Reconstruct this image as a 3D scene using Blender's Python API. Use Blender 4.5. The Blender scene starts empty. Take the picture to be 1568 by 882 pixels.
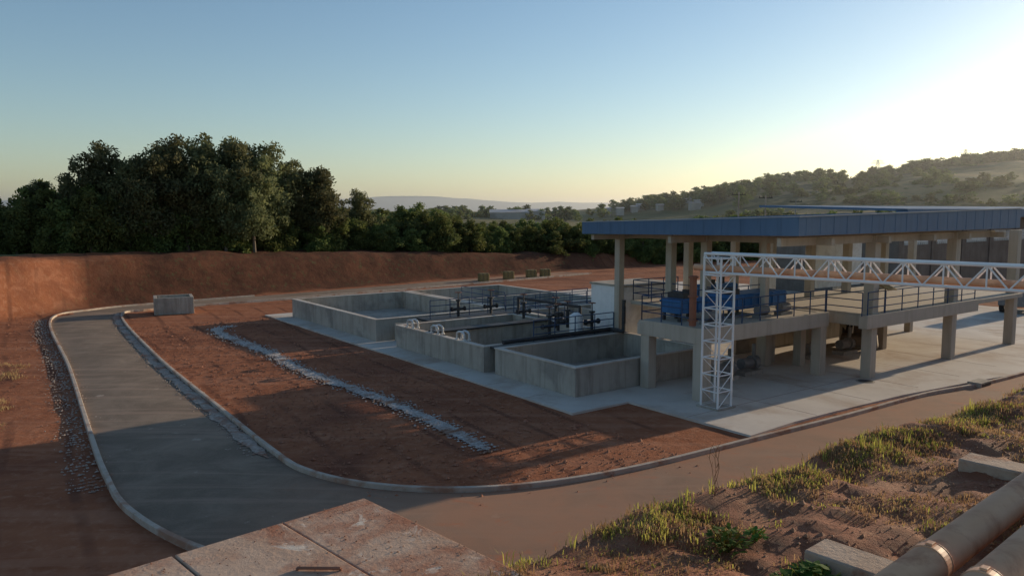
import bpy, math, random
import numpy as np
from mathutils import Vector, noise
R=random.Random(7); RN=np.random.default_rng(7)
sc=bpy.context.scene
sc.view_settings.view_transform='Standard'; sc.view_settings.look='None'; sc.view_settings.exposure=0
AZ=math.radians(53); EL=math.radians(10.8)
# ---------------- site axes (metres) ----------------
C0=(7.9,31.7); A=(-.593,.805); B=(.805,.593)
def W(a,b,z=0.0): return (C0[0]+a*A[0]+b*B[0], C0[1]+a*A[1]+b*B[1], z)
# ---------------- materials ----------------
def nd(nt,t,**k):
    n=nt.nodes.new(t)
    for a,v in k.items(): setattr(n,a,v)
    return n
def mixc(nt,fac,c1,c2,bt='MIX'):
    m=nd(nt,'ShaderNodeMix',data_type='RGBA',blend_type=bt)
    for s,v in ((m.inputs[0],fac),(m.inputs[6],c1),(m.inputs[7],c2)):
        if isinstance(v,(int,float)): s.default_value=v
        elif isinstance(v,tuple): s.default_value=(*v,1)
        else: nt.links.new(v,s)
    return m.outputs[2]
def noi(nt,vec,scale,detail=6,rough=.6,dist=0):
    n=nd(nt,'ShaderNodeTexNoise'); n.inputs['Scale'].default_value=scale
    n.inputs['Detail'].default_value=detail; n.inputs['Roughness'].default_value=rough
    n.inputs['Distortion'].default_value=dist
    nt.links.new(vec,n.inputs['Vector']); return n.outputs['Fac']
def ramp(nt,fac,lo,hi):
    m=nd(nt,'ShaderNodeMapRange'); m.inputs[1].default_value=lo; m.inputs[2].default_value=hi
    nt.links.new(fac,m.inputs[0]); return m.outputs[0]
def mul(nt,fac,k):
    s=nd(nt,'ShaderNodeMath',operation='MULTIPLY'); nt.links.new(fac,s.inputs[0])
    if isinstance(k,(int,float)): s.inputs[1].default_value=k
    else: nt.links.new(k,s.inputs[1])
    return s.outputs[0]
def newmat(name):
    m=bpy.data.materials.new(name); m.use_nodes=True
    nt=m.node_tree; return m,nt,nt.nodes['Principled BSDF']
def mat(name,c1,c2,scale=1.0,c3=None,s3=.2,rough=.85,bump=.3,bscale=None,metal=0,spec=.3,lo=.35,hi=.65,t3=(.5,.62),streak=0,c4=None,s4=1,t4=(.55,.65)):
    m,nt,p=newmat(name)
    g=nd(nt,'ShaderNodeNewGeometry').outputs['Position']
    col=mixc(nt,ramp(nt,noi(nt,g,scale),lo,hi),c1,c2)
    if c3: col=mixc(nt,ramp(nt,noi(nt,g,s3,8,.65,.4),*t3),col,c3)
    if c4: col=mixc(nt,ramp(nt,noi(nt,g,s4,10,.7,.9),*t4),col,c4)
    if streak:   # vertical water stains
        mp=nd(nt,'ShaderNodeMapping'); mp.inputs['Scale'].default_value=(2.2,2.2,.18); nt.links.new(g,mp.inputs[0])
        col=mixc(nt,mul(nt,ramp(nt,noi(nt,mp.outputs[0],1.4,6,.7),.48,.7),streak),col,(c1[0]*.45,c1[1]*.43,c1[2]*.4))
    nt.links.new(col,p.inputs['Base Color'])
    p.inputs['Roughness'].default_value=rough; p.inputs['Metallic'].default_value=metal
    p.inputs['Specular IOR Level'].default_value=spec
    if bump:
        b=nd(nt,'ShaderNodeBump'); b.inputs['Strength'].default_value=bump; b.inputs['Distance'].default_value=.05
        nt.links.new(noi(nt,g,bscale or scale*4,8,.7),b.inputs['Height']); nt.links.new(b.outputs[0],p.inputs['Normal'])
    return m
M={}
M['conc']=mat('tank_concrete',(.38,.335,.275),(.45,.40,.335),.8,(.29,.26,.22),.5,bump=.15,streak=.6)
M['slab']=mat('yard_concrete',(.56,.50,.43),(.64,.58,.50),.5,(.45,.35,.27),.3,bump=.12,t3=(.48,.66))
M['col']=mat('painted_concrete',(.43,.375,.30),(.47,.41,.335),1.2,bump=.05,streak=.3)
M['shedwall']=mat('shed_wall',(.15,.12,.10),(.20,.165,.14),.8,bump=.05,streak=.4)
M['kerb']=mat('kerb_concrete',(.42,.35,.28),(.52,.44,.36),2.5,(.36,.21,.14),.8,bump=.3)
M['blue']=mat('blue_metal',(.085,.15,.25),(.10,.17,.27),.6,rough=.6,bump=0,spec=.25,streak=.25)
M['bluetank']=mat('blue_paint',(.03,.13,.30),(.045,.16,.36),2,rough=.5,bump=0,streak=.3)
M['rail']=mat('rail_paint',(.03,.06,.12),(.04,.075,.15),3,rough=.5,bump=0)
M['white']=mat('white_paint',(.76,.76,.74),(.83,.83,.81),2,rough=.5,bump=0)
M['wall']=mat('white_wall',(.72,.72,.70),(.80,.80,.78),1,(.6,.58,.55),.6,bump=.05,streak=.2)
M['town']=mat('town_walls',(.22,.20,.18),(.50,.47,.44),.06,bump=0)
M['galv']=mat('galvanised',(.60,.60,.58),(.70,.70,.68),3,rough=.4,metal=.4,bump=0)
M['dark']=mat('dark_metal',(.035,.035,.04),(.06,.055,.05),3,rough=.6,bump=.1)
M['grey']=mat('grey_machine_paint',(.18,.17,.16),(.26,.245,.225),3,rough=.6,bump=.05)
M['rust']=mat('rust_pipe',(.30,.12,.07),(.24,.11,.07),3,rough=.7,bump=.1)
M['pipe']=mat('copper_brown_pipe',(.62,.33,.19),(.70,.40,.24),2,(.44,.20,.11),2.2,rough=.5,bump=.03,bscale=6,spec=.3,t3=(.5,.68))
M['yellow']=mat('yellow_paint',(.40,.26,.09),(.26,.16,.08),3,rough=.7,bump=.05)
M['machine']=mat('weathered_machine_paint',(.16,.11,.07),(.10,.08,.06),3,rough=.75,bump=.05)
M['tyre']=mat('tyre_rubber',(.03,.027,.025),(.06,.05,.045),5,bump=.2)
M['glass']=mat('window_glass',(.03,.04,.05),(.04,.05,.06),1,rough=.1,bump=0,spec=.8)
M['hay']=mat('straw',(.35,.25,.10),(.22,.16,.07),8,bump=.8)
M['roofmetal']=mat('roof_sheet',(.30,.32,.35),(.36,.38,.41),1,rough=.55,metal=.2,bump=0)
M['gravel']=mat('white_gravel',(.34,.30,.27),(.60,.56,.52),7,(.29,.16,.10),.9,bump=1,bscale=14)
M['bark']=mat('bark',(.12,.09,.07),(.20,.16,.12),3,bump=.5)
M['lid']=mat('dusty_concrete',(.54,.39,.29),(.44,.28,.19),1.6,(.35,.145,.08),1.1,bump=.35,bscale=14,t3=(.44,.60),c4=(.66,.56,.46),s4=2.3,t4=(.58,.66))
M['sleeper']=mat('sleeper_concrete',(.48,.36,.27),(.40,.28,.20),3,(.33,.17,.11),2,bump=.4,bscale=20)

def foliage(name,c1,c2,scale=.5,transl=.4):
    m,nt,p=newmat(name); tc=nd(nt,'ShaderNodeTexCoord'); oi=nd(nt,'ShaderNodeObjectInfo')
    col=mixc(nt,ramp(nt,noi(nt,tc.outputs['Object'],scale,3),.35,.65),c1,c2)
    hs=nd(nt,'ShaderNodeHueSaturation')
    mr=nd(nt,'ShaderNodeMapRange'); mr.inputs[3].default_value=.7; mr.inputs[4].default_value=1.55
    nt.links.new(oi.outputs['Random'],mr.inputs[0]); nt.links.new(mr.outputs[0],hs.inputs['Value'])
    mh=nd(nt,'ShaderNodeMapRange'); mh.inputs[3].default_value=.475; mh.inputs[4].default_value=.515
    nt.links.new(oi.outputs['Random'],mh.inputs[0]); nt.links.new(mh.outputs[0],hs.inputs['Hue'])
    nt.links.new(col,hs.inputs['Color']); nt.links.new(hs.outputs[0],p.inputs['Base Color'])
    p.inputs['Roughness'].default_value=.7; p.inputs['Specular IOR Level'].default_value=.2
    t=nd(nt,'ShaderNodeBsdfTranslucent'); nt.links.new(hs.outputs[0],t.inputs['Color'])
    mx=nd(nt,'ShaderNodeMixShader'); mx.inputs[0].default_value=transl
    nt.links.new(p.outputs[0],mx.inputs[1]); nt.links.new(t.outputs[0],mx.inputs[2])
    nt.links.new(mx.outputs[0],nt.nodes['Material Output'].inputs[0]); return m
M['leaf']=foliage('foliage_green',(.08,.105,.035),(.155,.18,.055))
M['euca']=foliage('foliage_eucalyptus',(.09,.105,.05),(.175,.18,.08))
M['grass']=foliage('grass_blades',(.16,.17,.035),(.36,.33,.08),.9,.55)
M['dry']=foliage('dry_grass',(.28,.18,.085),(.44,.31,.15),.9,.45)
M['weed']=foliage('weed_leaves',(.07,.15,.025),(.13,.24,.04),2,.5)

def ground_mat():
    m,nt,p=newmat('red_dirt_and_pasture')
    g=nd(nt,'ShaderNodeNewGeometry').outputs['Position']
    d=mixc(nt,ramp(nt,noi(nt,g,.35,8,.7),.36,.64),(.27,.095,.045),(.385,.15,.075))
    d=mixc(nt,ramp(nt,noi(nt,g,2.5,8,.75,.5),.50,.72),d,(.43,.21,.125))
    d=mixc(nt,mul(nt,ramp(nt,noi(nt,g,.13,6,.6,.8),.5,.66),.8),d,(.19,.07,.04))
    mp=nd(nt,'ShaderNodeMapping'); mp.inputs['Rotation'].default_value=(0,0,-math.atan2(A[1],A[0])); mp.inputs['Scale'].default_value=(.07,.8,1); nt.links.new(g,mp.inputs[0])
    tr=noi(nt,mp.outputs[0],1.0,4,.55,.9)
    d=mixc(nt,mul(nt,ramp(nt,tr,.52,.62),.45),d,(.44,.205,.12))
    # paired tyre ruts
    mp2=nd(nt,'ShaderNodeMapping'); mp2.inputs['Rotation'].default_value=(0,0,-math.atan2(A[1],A[0])+.07); nt.links.new(g,mp2.inputs[0])
    wv=nd(nt,'ShaderNodeTexWave',bands_direction='Y'); wv.inputs['Scale'].default_value=.17; wv.inputs['Distortion'].default_value=3.5; wv.inputs['Detail'].default_value=2; wv.inputs['Detail Scale'].default_value=.25
    nt.links.new(mp2.outputs[0],wv.inputs['Vector'])
    rut=mul(nt,ramp(nt,wv.outputs['Fac'],.90,.99),ramp(nt,noi(nt,g,.25,4),.40,.55))
    d=mixc(nt,mul(nt,rut,.7),d,(.15,.06,.036))
    at2=nd(nt,'ShaderNodeAttribute',attribute_name='bankshade')  # back bank's shade, painted into the soil colour
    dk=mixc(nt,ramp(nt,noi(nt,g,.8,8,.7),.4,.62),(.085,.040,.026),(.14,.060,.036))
    dk=mixc(nt,ramp(nt,noi(nt,g,2.2,6,.7),.56,.66),dk,(.10,.09,.045))  # greenish growth patches over the shaded tone
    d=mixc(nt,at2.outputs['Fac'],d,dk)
    f=mixc(nt,ramp(nt,noi(nt,g,.012,6,.6),.4,.6),(.085,.10,.04),(.26,.20,.10))
    f=mixc(nt,ramp(nt,noi(nt,g,.05,6,.7),.5,.6),f,(.055,.07,.03))
    at=nd(nt,'ShaderNodeAttribute',attribute_name='wild')
    fac=nd(nt,'ShaderNodeMath',operation='ADD'); nt.links.new(at.outputs['Fac'],fac.inputs[0])
    n2=nd(nt,'ShaderNodeMath',operation='MULTIPLY_ADD'); nt.links.new(noi(nt,g,.5,6,.7),n2.inputs[0]); n2.inputs[1].default_value=.8; n2.inputs[2].default_value=-.4
    nt.links.new(n2.outputs[0],fac.inputs[1])
    col=mixc(nt,ramp(nt,fac.outputs[0],.45,.55),d,f)
    nt.links.new(col,p.inputs['Base Color']); p.inputs['Roughness'].default_value=.95; p.inputs['Specular IOR Level'].default_value=.1
    b=nd(nt,'ShaderNodeBump'); b.inputs['Strength'].default_value=.7; b.inputs['Distance'].default_value=.11
    nt.links.new(noi(nt,g,1.8,10,.75),b.inputs['Height']); nt.links.new(b.outputs[0],p.inputs['Normal'])
    return m
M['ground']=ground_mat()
def road_mat():
    m,nt,p=newmat('dusty_asphalt')
    g=nd(nt,'ShaderNodeNewGeometry').outputs['Position']
    c=mixc(nt,ramp(nt,noi(nt,g,25,4),.3,.7),(.17,.125,.088),(.225,.168,.12))
    c=mixc(nt,ramp(nt,noi(nt,g,.5,8,.7,.5),.42,.70),c,(.31,.23,.165))
    c=mixc(nt,ramp(nt,noi(nt,g,1.6,5,.6,.2),.66,.72),c,(.40,.31,.24))
    mp=nd(nt,'ShaderNodeMapping'); mp.inputs['Rotation'].default_value=(0,0,-math.atan2(A[1],A[0])); mp.inputs['Scale'].default_value=(.05,1.0,1); nt.links.new(g,mp.inputs[0])
    c=mixc(nt,mul(nt,ramp(nt,noi(nt,mp.outputs[0],1.3,4,.6,.3),.52,.62),.5),c,(.36,.25,.18))
    sx=nd(nt,'ShaderNodeSeparateXYZ'); nt.links.new(g,sx.inputs[0])
    gx=ramp(nt,sx.outputs[0],-8,-1)
    c=mixc(nt,mul(nt,gx,ramp(nt,noi(nt,g,.35,8,.65,.6),.1,.6)),c,(.38,.20,.12))
    c=mixc(nt,mul(nt,gx,ramp(nt,noi(nt,g,.9,8,.7,.8),.56,.68)),c,(.42,.17,.09))
    nt.links.new(c,p.inputs['Base Color']); p.inputs['Roughness'].default_value=.9; p.inputs['Specular IOR Level'].default_value=.25
    b=nd(nt,'ShaderNodeBump'); b.inputs['Strength'].default_value=.3; b.inputs['Distance'].default_value=.02
    nt.links.new(noi(nt,g,30,6,.7),b.inputs['Height']); nt.links.new(b.outputs[0],p.inputs['Normal'])
    return m
M['road']=road_mat()

# ---------------- mesh helpers ----------------
def empty(name):
    e=bpy.data.objects.new(name,None); sc.collection.objects.link(e); e.empty_display_size=.2; return e
class MB:
    def __init__(s): s.v=[]; s.f=[]
    def add(s,v,f):
        o=len(s.v); s.v+=[tuple(x) for x in v]; s.f+=[tuple(i+o for i in q) for q in f]
    def box8(s,c): s.add(c,[(0,3,2,1),(4,5,6,7),(0,1,5,4),(1,2,6,5),(2,3,7,6),(3,0,4,7)])
    def ab(s,a0,a1,b0,b1,z0,z1):
        s.box8([W(a0,b0,z0),W(a0,b1,z0),W(a1,b1,z0),W(a1,b0,z0),W(a0,b0,z1),W(a0,b1,z1),W(a1,b1,z1),W(a1,b0,z1)])
    def obox(s,c,ux,uy,hx,hy,z0,z1):
        P=lambda i,j,z:(c[0]+ux[0]*i*hx+uy[0]*j*hy,c[1]+ux[1]*i*hx+uy[1]*j*hy,z)
        s.box8([P(-1,-1,z0),P(1,-1,z0),P(1,1,z0),P(-1,1,z0),P(-1,-1,z1),P(1,-1,z1),P(1,1,z1),P(-1,1,z1)])
    def tube(s,p,q,r,r2=None,n=8,cap=True):
        p=Vector(p);q=Vector(q);d=(q-p)
        if d.length<1e-6: return
        d.normalize(); u=d.orthogonal().normalized(); w=d.cross(u); r2=r if r2 is None else r2
        v=[];
        for k,(c,rr) in enumerate(((p,r),(q,r2))):
            for i in range(n):
                t=2*math.pi*i/n; v.append(c+u*math.cos(t)*rr+w*math.sin(t)*rr)
        f=[(i,(i+1)%n,n+(i+1)%n,n+i) for i in range(n)]
        if cap: f+= [tuple(range(n-1,-1,-1)),tuple(range(n,2*n))]
        s.add(v,f)
    def path(s,pts,r,n=8):
        for p,q in zip(pts[:-1],pts[1:]): s.tube(p,q,r,n=n)
    def build(s,name,m,parent=None,smooth=False,bevel=0):
        me=bpy.data.meshes.new(name); me.from_pydata(s.v,[],s.f); me.materials.append(M[m] if isinstance(m,str) else m)
        if smooth:
            for p in me.polygons: p.use_smooth=True
        o=bpy.data.objects.new(name,me); sc.collection.objects.link(o)
        if parent: o.parent=parent
        if bevel:
            b=o.modifiers.new('b','BEVEL'); b.width=bevel; b.segments=2
        return o
def catmull(pts,n=8):
    out=[]; P=[pts[0]]+list(pts)+[pts[-1]]
    for i in range(1,len(P)-2):
        p0,p1,p2,p3=[np.array(x,float) for x in P[i-1:i+3]]
        for k in range(n):
            t=k/n; out.append(tuple(.5*((2*p1)+(-p0+p2)*t+(2*p0-5*p1+4*p2-p3)*t*t+(-p0+3*p1-3*p2+p3)*t**3)))
    out.append(tuple(pts[-1])); return out
def normals(pl):
    pl=np.array(pl,float)[:,:2]; t=np.gradient(pl,axis=0); t/=np.linalg.norm(t,axis=1)[:,None]+1e-9
    return np.stack([-t[:,1],t[:,0]],1)
def strip_solid(mb,pl,off0,off1,z0,z1):
    n=normals(pl); pl=np.array(pl)[:,:2]; a=pl+n*off0; b=pl+n*off1
    v=[];f=[]
    for i in range(len(pl)):
        v+=[(*a[i],z0),(*a[i],z1),(*b[i],z1),(*b[i],z0)]
        if i: o=4*(i-1); f+=[(o+k,o+4+k,o+4+(k+1)%4,o+(k+1)%4) for k in range(4)]
    mb.add(v,f)
def ribbon(mb,pl,w0,w1,z,rag=0.15,step=.3,seed=0):
    pl=np.array(pl)[:,:2]; seg=np.linalg.norm(np.diff(pl,axis=0),axis=1); s=np.r_[0,np.cumsum(seg)]
    t=np.arange(0,s[-1],step); q=np.stack([np.interp(t,s,pl[:,0]),np.interp(t,s,pl[:,1])],1); n=normals(q)
    v=[];f=[]
    for i in range(len(q)):
        r0=(noise.noise((t[i]*.9,seed,0))+.7*noise.noise((t[i]*3,seed,5)))*rag; r1=(noise.noise((t[i]*.9,seed,9))+.7*noise.noise((t[i]*3,seed,15)))*rag
        e=min(1,(t[i]+.05)/1.2,(t[-1]-t[i]+.05)/1.2); mid=(w0+w1)/2
        a=q[i]+n[i]*(mid+(w0-mid+r0)*e); b=q[i]+n[i]*(mid+(w1-mid+r1)*e)
        v+=[(*a,z),(*((a+b)/2),z+.015),(*b,z)]
        if i: o=3*(i-1); f+=[(o,o+3,o+4,o+1),(o+1,o+4,o+5,o+2)]
    mb.add(v,f); return q,n
def stone(mb,x,y,z,r):
    v=[(x+r*R.uniform(.6,1.2)*dx,y+r*R.uniform(.6,1.2)*dy,z+r*R.uniform(.4,.9)*dz) for dx,dy,dz in ((1,0,0),(0,1,0),(-1,0,0),(0,-1,0),(0,0,1),(0,0,-.5))]
    mb.add(v,[(0,1,4),(1,2,4),(2,3,4),(3,0,4),(1,0,5),(2,1,5),(3,2,5),(0,3,5)])
def smooth(x): x=np.clip(x,0,1); return x*x*(3-2*x)

# ---------------- ground sheet ----------------
BANK=np.array([(-120,-120),(-49,20),(-38,54),(-35,64),(-13,85.5),(12,107),(60,150),(400,450)],float)
def bank_d(X,Y):
    best=np.full(X.shape,1e9); sg=np.ones(X.shape)
    for p,q in zip(BANK[:-1],BANK[1:]):
        d=q-p; L=d@d; t=np.clip(((X-p[0])*d[0]+(Y-p[1])*d[1])/L,0,1)
        dx=X-(p[0]+t*d[0]); dy=Y-(p[1]+t*d[1]); dist=np.hypot(dx,dy)
        cr=d[0]*dy-d[1]*dx; m=dist<best-1e-6
        best=np.where(m,dist,best); sg=np.where(m,np.where(cr>0,1.,-1.),sg)
    return best*sg
RX=[-4000,-60,-28,26,56,93,126,157,185,197,220,240,256,274,340,470,800,4000]
RZ=[0,0,2,6,9,14,21,24,25,27,30,32,34,33,40,36,30,30]
def hgt(X,Y):
    d=bank_d(X,Y)
    Hs=np.interp(X,[-40,-30,-10,12,40,70],[4.1,3.9,3.0,1.9,.5,0])
    z=Hs*smooth(d/3.0)
    r=np.interp(X*400/np.maximum(Y,150),RX,RZ)
    rise=smooth((Y-190)/220)*(1-.6*smooth((Y-430)/500))
    z=z+r*rise
    return z
def axis(parts):
    o=[]
    for a,b,s in parts: o+=list(np.arange(a,b,s))
    return np.array(o+[parts[-1][1]])
xs=axis([(-4500,-300,300),(-300,-70,12),(-70,62,.7),(62,360,6),(360,900,25),(900,4500,300)])
ys=axis([(-1500,-100,200),(-100,-10,10),(-10,118,.7),(118,620,7),(620,1200,30),(1200,4800,300)])
X,Y=np.meshgrid(xs,ys); Z=hgt(X,Y)
D=bank_d(X,Y)
for j in range(len(ys)):
    for i in range(len(xs)):
        x,y=xs[i],ys[j]
        if -70<x<62 and -10<y<118:
            k=noise.fractal((x*.25,y*.25,0),1,2,4)
            if D[j,i]>0: Z[j,i]+=k*.3*min(1,D[j,i]/2)
            elif D[j,i]>-6: Z[j,i]+=abs(k)*.1-.04
            else: Z[j,i]-=.03+.03*k
        elif y>150 and y<1200: Z[j,i]+=noise.fractal((x*.01,y*.01,3),1,2,4)*3*min(1,(y-150)/100)
Z[(np.abs(X)>70)&(D<0)]-=.05
nx,ny=len(xs),len(ys)
me=bpy.data.meshes.new('ground')
idx=np.arange(nx*ny).reshape(ny,nx)
F=np.stack([idx[:-1,:-1],idx[:-1,1:],idx[1:,1:],idx[1:,:-1]],-1).reshape(-1,4)
me.from_pydata(np.stack([X,Y,Z],-1).reshape(-1,3).tolist(),[],F.tolist())
wild=smooth((D-5)/5); far=smooth((np.hypot(X-10,Y-50)-85)/30)
wild=np.maximum(wild,far).reshape(-1)
at=me.attributes.new('wild','FLOAT','POINT'); at.data.foreach_set('value',wild.astype(np.float32))
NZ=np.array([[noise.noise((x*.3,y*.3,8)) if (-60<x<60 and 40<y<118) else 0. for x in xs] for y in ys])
bshade=(smooth((D+.6+NZ*1.5)/.9)*(.25+.75*smooth((X+37+NZ*3)/4))*(1-.85*smooth((X-6)/14))).reshape(-1)  # mask for the painted bank shade, weaker at the sunlit left end
at=me.attributes.new('bankshade','FLOAT','POINT'); at.data.foreach_set('value',bshade.astype(np.float32))
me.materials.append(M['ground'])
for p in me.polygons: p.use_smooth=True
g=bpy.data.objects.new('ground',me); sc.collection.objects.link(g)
def gz(x,y): return float(hgt(np.array([float(x)]),np.array([float(y)]))[0])

# far mountains
mb=MB(); v=[];f=[]
px=np.arange(-2600,2200,60.)
for i,x in enumerate(px):
    h=34+26*noise.fractal((x*.0016,2.2,0),1,2,5)+26*math.exp(-((x+380)/480)**2)
    yy=3700+200*math.sin(x*.001)
    v+=[(x,yy-500,-5),(x,yy,max(h,10)+8),(x,yy+500,-5)]
    if i: o=3*(i-1); f+=[(o,o+3,o+4,o+1),(o+1,o+4,o+5,o+2)]
mb.add(v,f); mb.build('mountains',mat('mountain_haze_blue',(.04,.06,.07),(.06,.08,.09),.004,bump=0),smooth=True)  # bluish aerial haze tint put into the base colour

# ---------------- roads, kerbs ----------------
inner=[(10,98),(-9,80),(-20.6,69.5),(-26,65),(-29.2,61.8),(-29.6,58.2),(-19.8,42.3),(-12.05,30.9),(-7.9,24.9),(-6.3,23),(-4.2,21.8),(-1.55,21.4),(1.26,22),(4.4,23.6),(8.57,26.4),(13,29.4),(17.9,32.9),(24.5,36.9),(45,52),(90,85)]
outer=[(6,101),(-12.5,83),(-24,72),(-30,66.5),(-33.6,62),(-33.7,56.4),(-22.5,39),(-15.3,27.6),(-12.2,22.8),(-10.1,20),(-7.2,17.6),(-3,15.6),(2,15.6),(7,18.3),(12,22.2),(16.5,25.6),(21.3,29),(28,33.6),(49,48),(94,80)]
ci=catmull(inner,8); co=catmull(outer,8)
mb=MB(); v=[];f=[]
K=6
for i in range(len(ci)):
    for k in range(K+1):
        t=k/K; v.append((ci[i][0]*(1-t)+co[i][0]*t,ci[i][1]*(1-t)+co[i][1]*t,.012+.05*math.sin(math.pi*t)))
    if i:
        o=(K+1)*(i-1)
        for k in range(K): f.append((o+k,o+k+1,o+K+2+k,o+K+1+k))
mb.add(v,f); mb.build('asphalt_road','road',smooth=True)
mb=MB(); strip_solid(mb,ci,0,.15,-.1,.16); strip_solid(mb,co[16:96],-.15,0,-.1,.14)
mb.build('kerb','kerb',bevel=.02)
mb=MB()
def gravel(pl,w0,w1,n,seed,rag=.15,r=(.03,.08),z=.028,sheet=True):
    q,nn=ribbon(mb if sheet else MB(),pl,w0,w1,z,rag,seed=seed)
    for _ in range(n):
        i=R.randrange(len(q)); o=R.gauss((w0+w1)/2,abs(w1-w0)*.42); jit=R.uniform(-.2,.2)
        stone(mb,q[i][0]+nn[i][0]*o+jit,q[i][1]+nn[i][1]*o+jit,z,R.uniform(*r))
drain=[W(a,b)[:2] for a,b in ((33.5,-9.2),(33,-10.3),(30,-10.8),(22,-10.6),(16,-10.9),(8,-10.4),(2,-10.6),(-.2,-10.8))]
gravel(catmull(drain,6),-.28,.28,3600,1,.3)
mb.build('gravel_drain','gravel')
mb=MB()
gravel(ci[38:66],-.5,-.04,1500,2,.2,(.02,.06),.05)
gravel(co[40:68],-.9,-.2,1800,3,.25,(.02,.07),.01,False)
mb.build('roadside_gravel',mat('dusty_gravel',(.32,.25,.20),(.52,.43,.36),7,(.32,.17,.11),.7,bump=1,bscale=14))
mb=MB()
for _ in range(7000):
    a=R.uniform(-6,37); b=R.uniform(-16,-5.8); p=W(a,b)
    stone(mb,p[0],p[1],-.01,R.uniform(.02,.06)*(2.2 if R.random()<.07 else 1))
for _ in range(3500):
    x=R.uniform(-38,-12); y=R.uniform(14,62)
    if x>-13.5-(y-20)*.54-1.0: continue
    stone(mb,x,y,-.01,R.uniform(.03,.08)*(2 if R.random()<.06 else 1))
mb.build('soil_clods',mat('clod_soil',(.27,.11,.06),(.40,.185,.11),3))

# ---------------- concrete yard ----------------
mb=MB()
def poly(pts,z0,z1):
    n=len(pts); mb.add([(*p[:2],z0) for p in pts]+[(*p[:2],z1) for p in pts],[tuple(range(n,2*n))]+[(i,(i+1)%n,n+(i+1)%n,n+i) for i in range(n)])
poly([W(1.9,-5.45),W(1.9,-2.37),W(1.9,45),W(37.8,45),W(37.8,-5.45)][::-1],-.1,.05)
yard=[W(1.9,-2.37),W(-4.2,-2.37)]+[W(a,b) for a,b in ((-4.05,.5),(-4.1,3),(-4.3,8),(-5,14),(-5.6,18),(-5.6,45))]+[W(1.9,45)]
poly(yard,-.1,.054)
mb.build('concrete_yard','slab')
mb=MB()
for b in range(2,44,4): mb.ab(-4,1.85,b,b+.02,.0,.0575)
mb.ab(-1.2,-1.18,-2.3,44,.0,.0578)
for a in range(5,37,3): mb.ab(a,a+.015,-5.4,-4.2,.0,.0535)
mb.build('yard_joints','rust')
e=empty('manhole_cover'); mb=MB(); c=W(-1.9,9.3); mb.tube((*c[:2],.05),(*c[:2],.075),.33,n=24); mb.build('lid','dark',e)
mb=MB(); mb.tube((*c[:2],.05),(*c[:2],.068),.42,n=24); mb.build('frame','conc',e)
e=empty('storm_drain_inlet'); mb=MB(); c=W(-5.35,12.9); mb.obox(c,B,A,.55,.3,0,.22); mb.build('hood','conc',e,bevel=.02)
mb=MB(); mb.obox((c[0]-A[0]*.3,c[1]-A[1]*.3),B,A,.42,.02,.04,.17); mb.build('opening','dark',e)

# ---------------- tanks ----------------
def tank(name,a0,a1,b0,b1,h,divs_a=(),divs_b=(),t=.25):
    e=empty(name); mb=MB()
    mb.ab(a0,a0+t,b0,b1,.05,h); mb.ab(a1-t,a1,b0,b1,.05,h)
    mb.ab(a0+t,a1-t,b0,b0+t,.05,h-.002); mb.ab(a0+t,a1-t,b1-t,b1,.05,h-.002)
    mb.build('outer_walls','conc',e,bevel=.015)
    if divs_a or divs_b:
        mb=MB()
        for d in divs_a: mb.ab(d,d+t,b0+t,b1-t,.05,h-.01)
        for d in divs_b: mb.ab(a0+t,a1-t,d,d+t,.05,h-.02)
        mb.build('divider_walls','conc',e)
    mb=MB(); mb.ab(a0+t,a1-t,b0+t,b1-t,.052,.08); mb.build('floor','conc',e)
    mb=MB(); k=.03
    mb.ab(a0-k,a0+t+k,b0-k,b1+k,h+.0,h+.05); mb.ab(a1-t-k,a1+k,b0-k,b1+k,h,h+.05)
    mb.ab(a0+t+k,a1-t-k,b0-k,b0+t+k,h,h+.047); mb.ab(a0+t+k,a1-t-k,b1-t-k,b1+k,h,h+.047)
    mb.build('rim','slab',e); return e
tank('concrete_tank',3.75,9.7,-3.7,5.0,1.3)
tank('concrete_tank',10.3,19.4,-3.95,4.6,1.3,divs_a=(15.5,))
tank('concrete_tank',13.2,19.4,4.8,15,1.45,divs_b=(9.5,))
tank('concrete_tank',21.7,35.6,-4.1,5.4,1.35)
tank('concrete_tank',21.7,35.6,5.6,15,1.35,divs_a=(28,))
e=empty('concrete_channel'); mb=MB(); mb.ab(19.6,19.8,-3,14,.05,1.1); mb.ab(21.2,21.4,-3,14,.05,1.1); mb.build('walls','conc',e)

for a in (17.9,15.2,12.6):
    e=empty('inverted_u_pipe'); mb=MB()
    for s in (0,.3):
        pts=[W(a-.35,-3.82+s,1.34),W(a-.35,-3.82+s,1.62)]
        for k in range(1,8):
            t=math.pi*k/8; pts.append(W(a-.35*math.cos(t),-3.82+s,1.62+.16*math.sin(t)))
        pts+=[W(a+.35,-3.82+s,1.62),W(a+.35,-3.82+s,1.36)]
        mb.path(pts,.055,10)
        mb.tube(W(a-.35,-3.82+s,1.34),W(a-.35,-3.82+s,1.40),.1,n=12); mb.tube(W(a+.35,-3.82+s,1.34),W(a+.35,-3.82+s,1.40),.1,n=12)
    mb.tube(W(a,-3.82,1.78),W(a,-3.52,1.78),.04); mb.build('pipe','galv',e,smooth=False)

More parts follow.
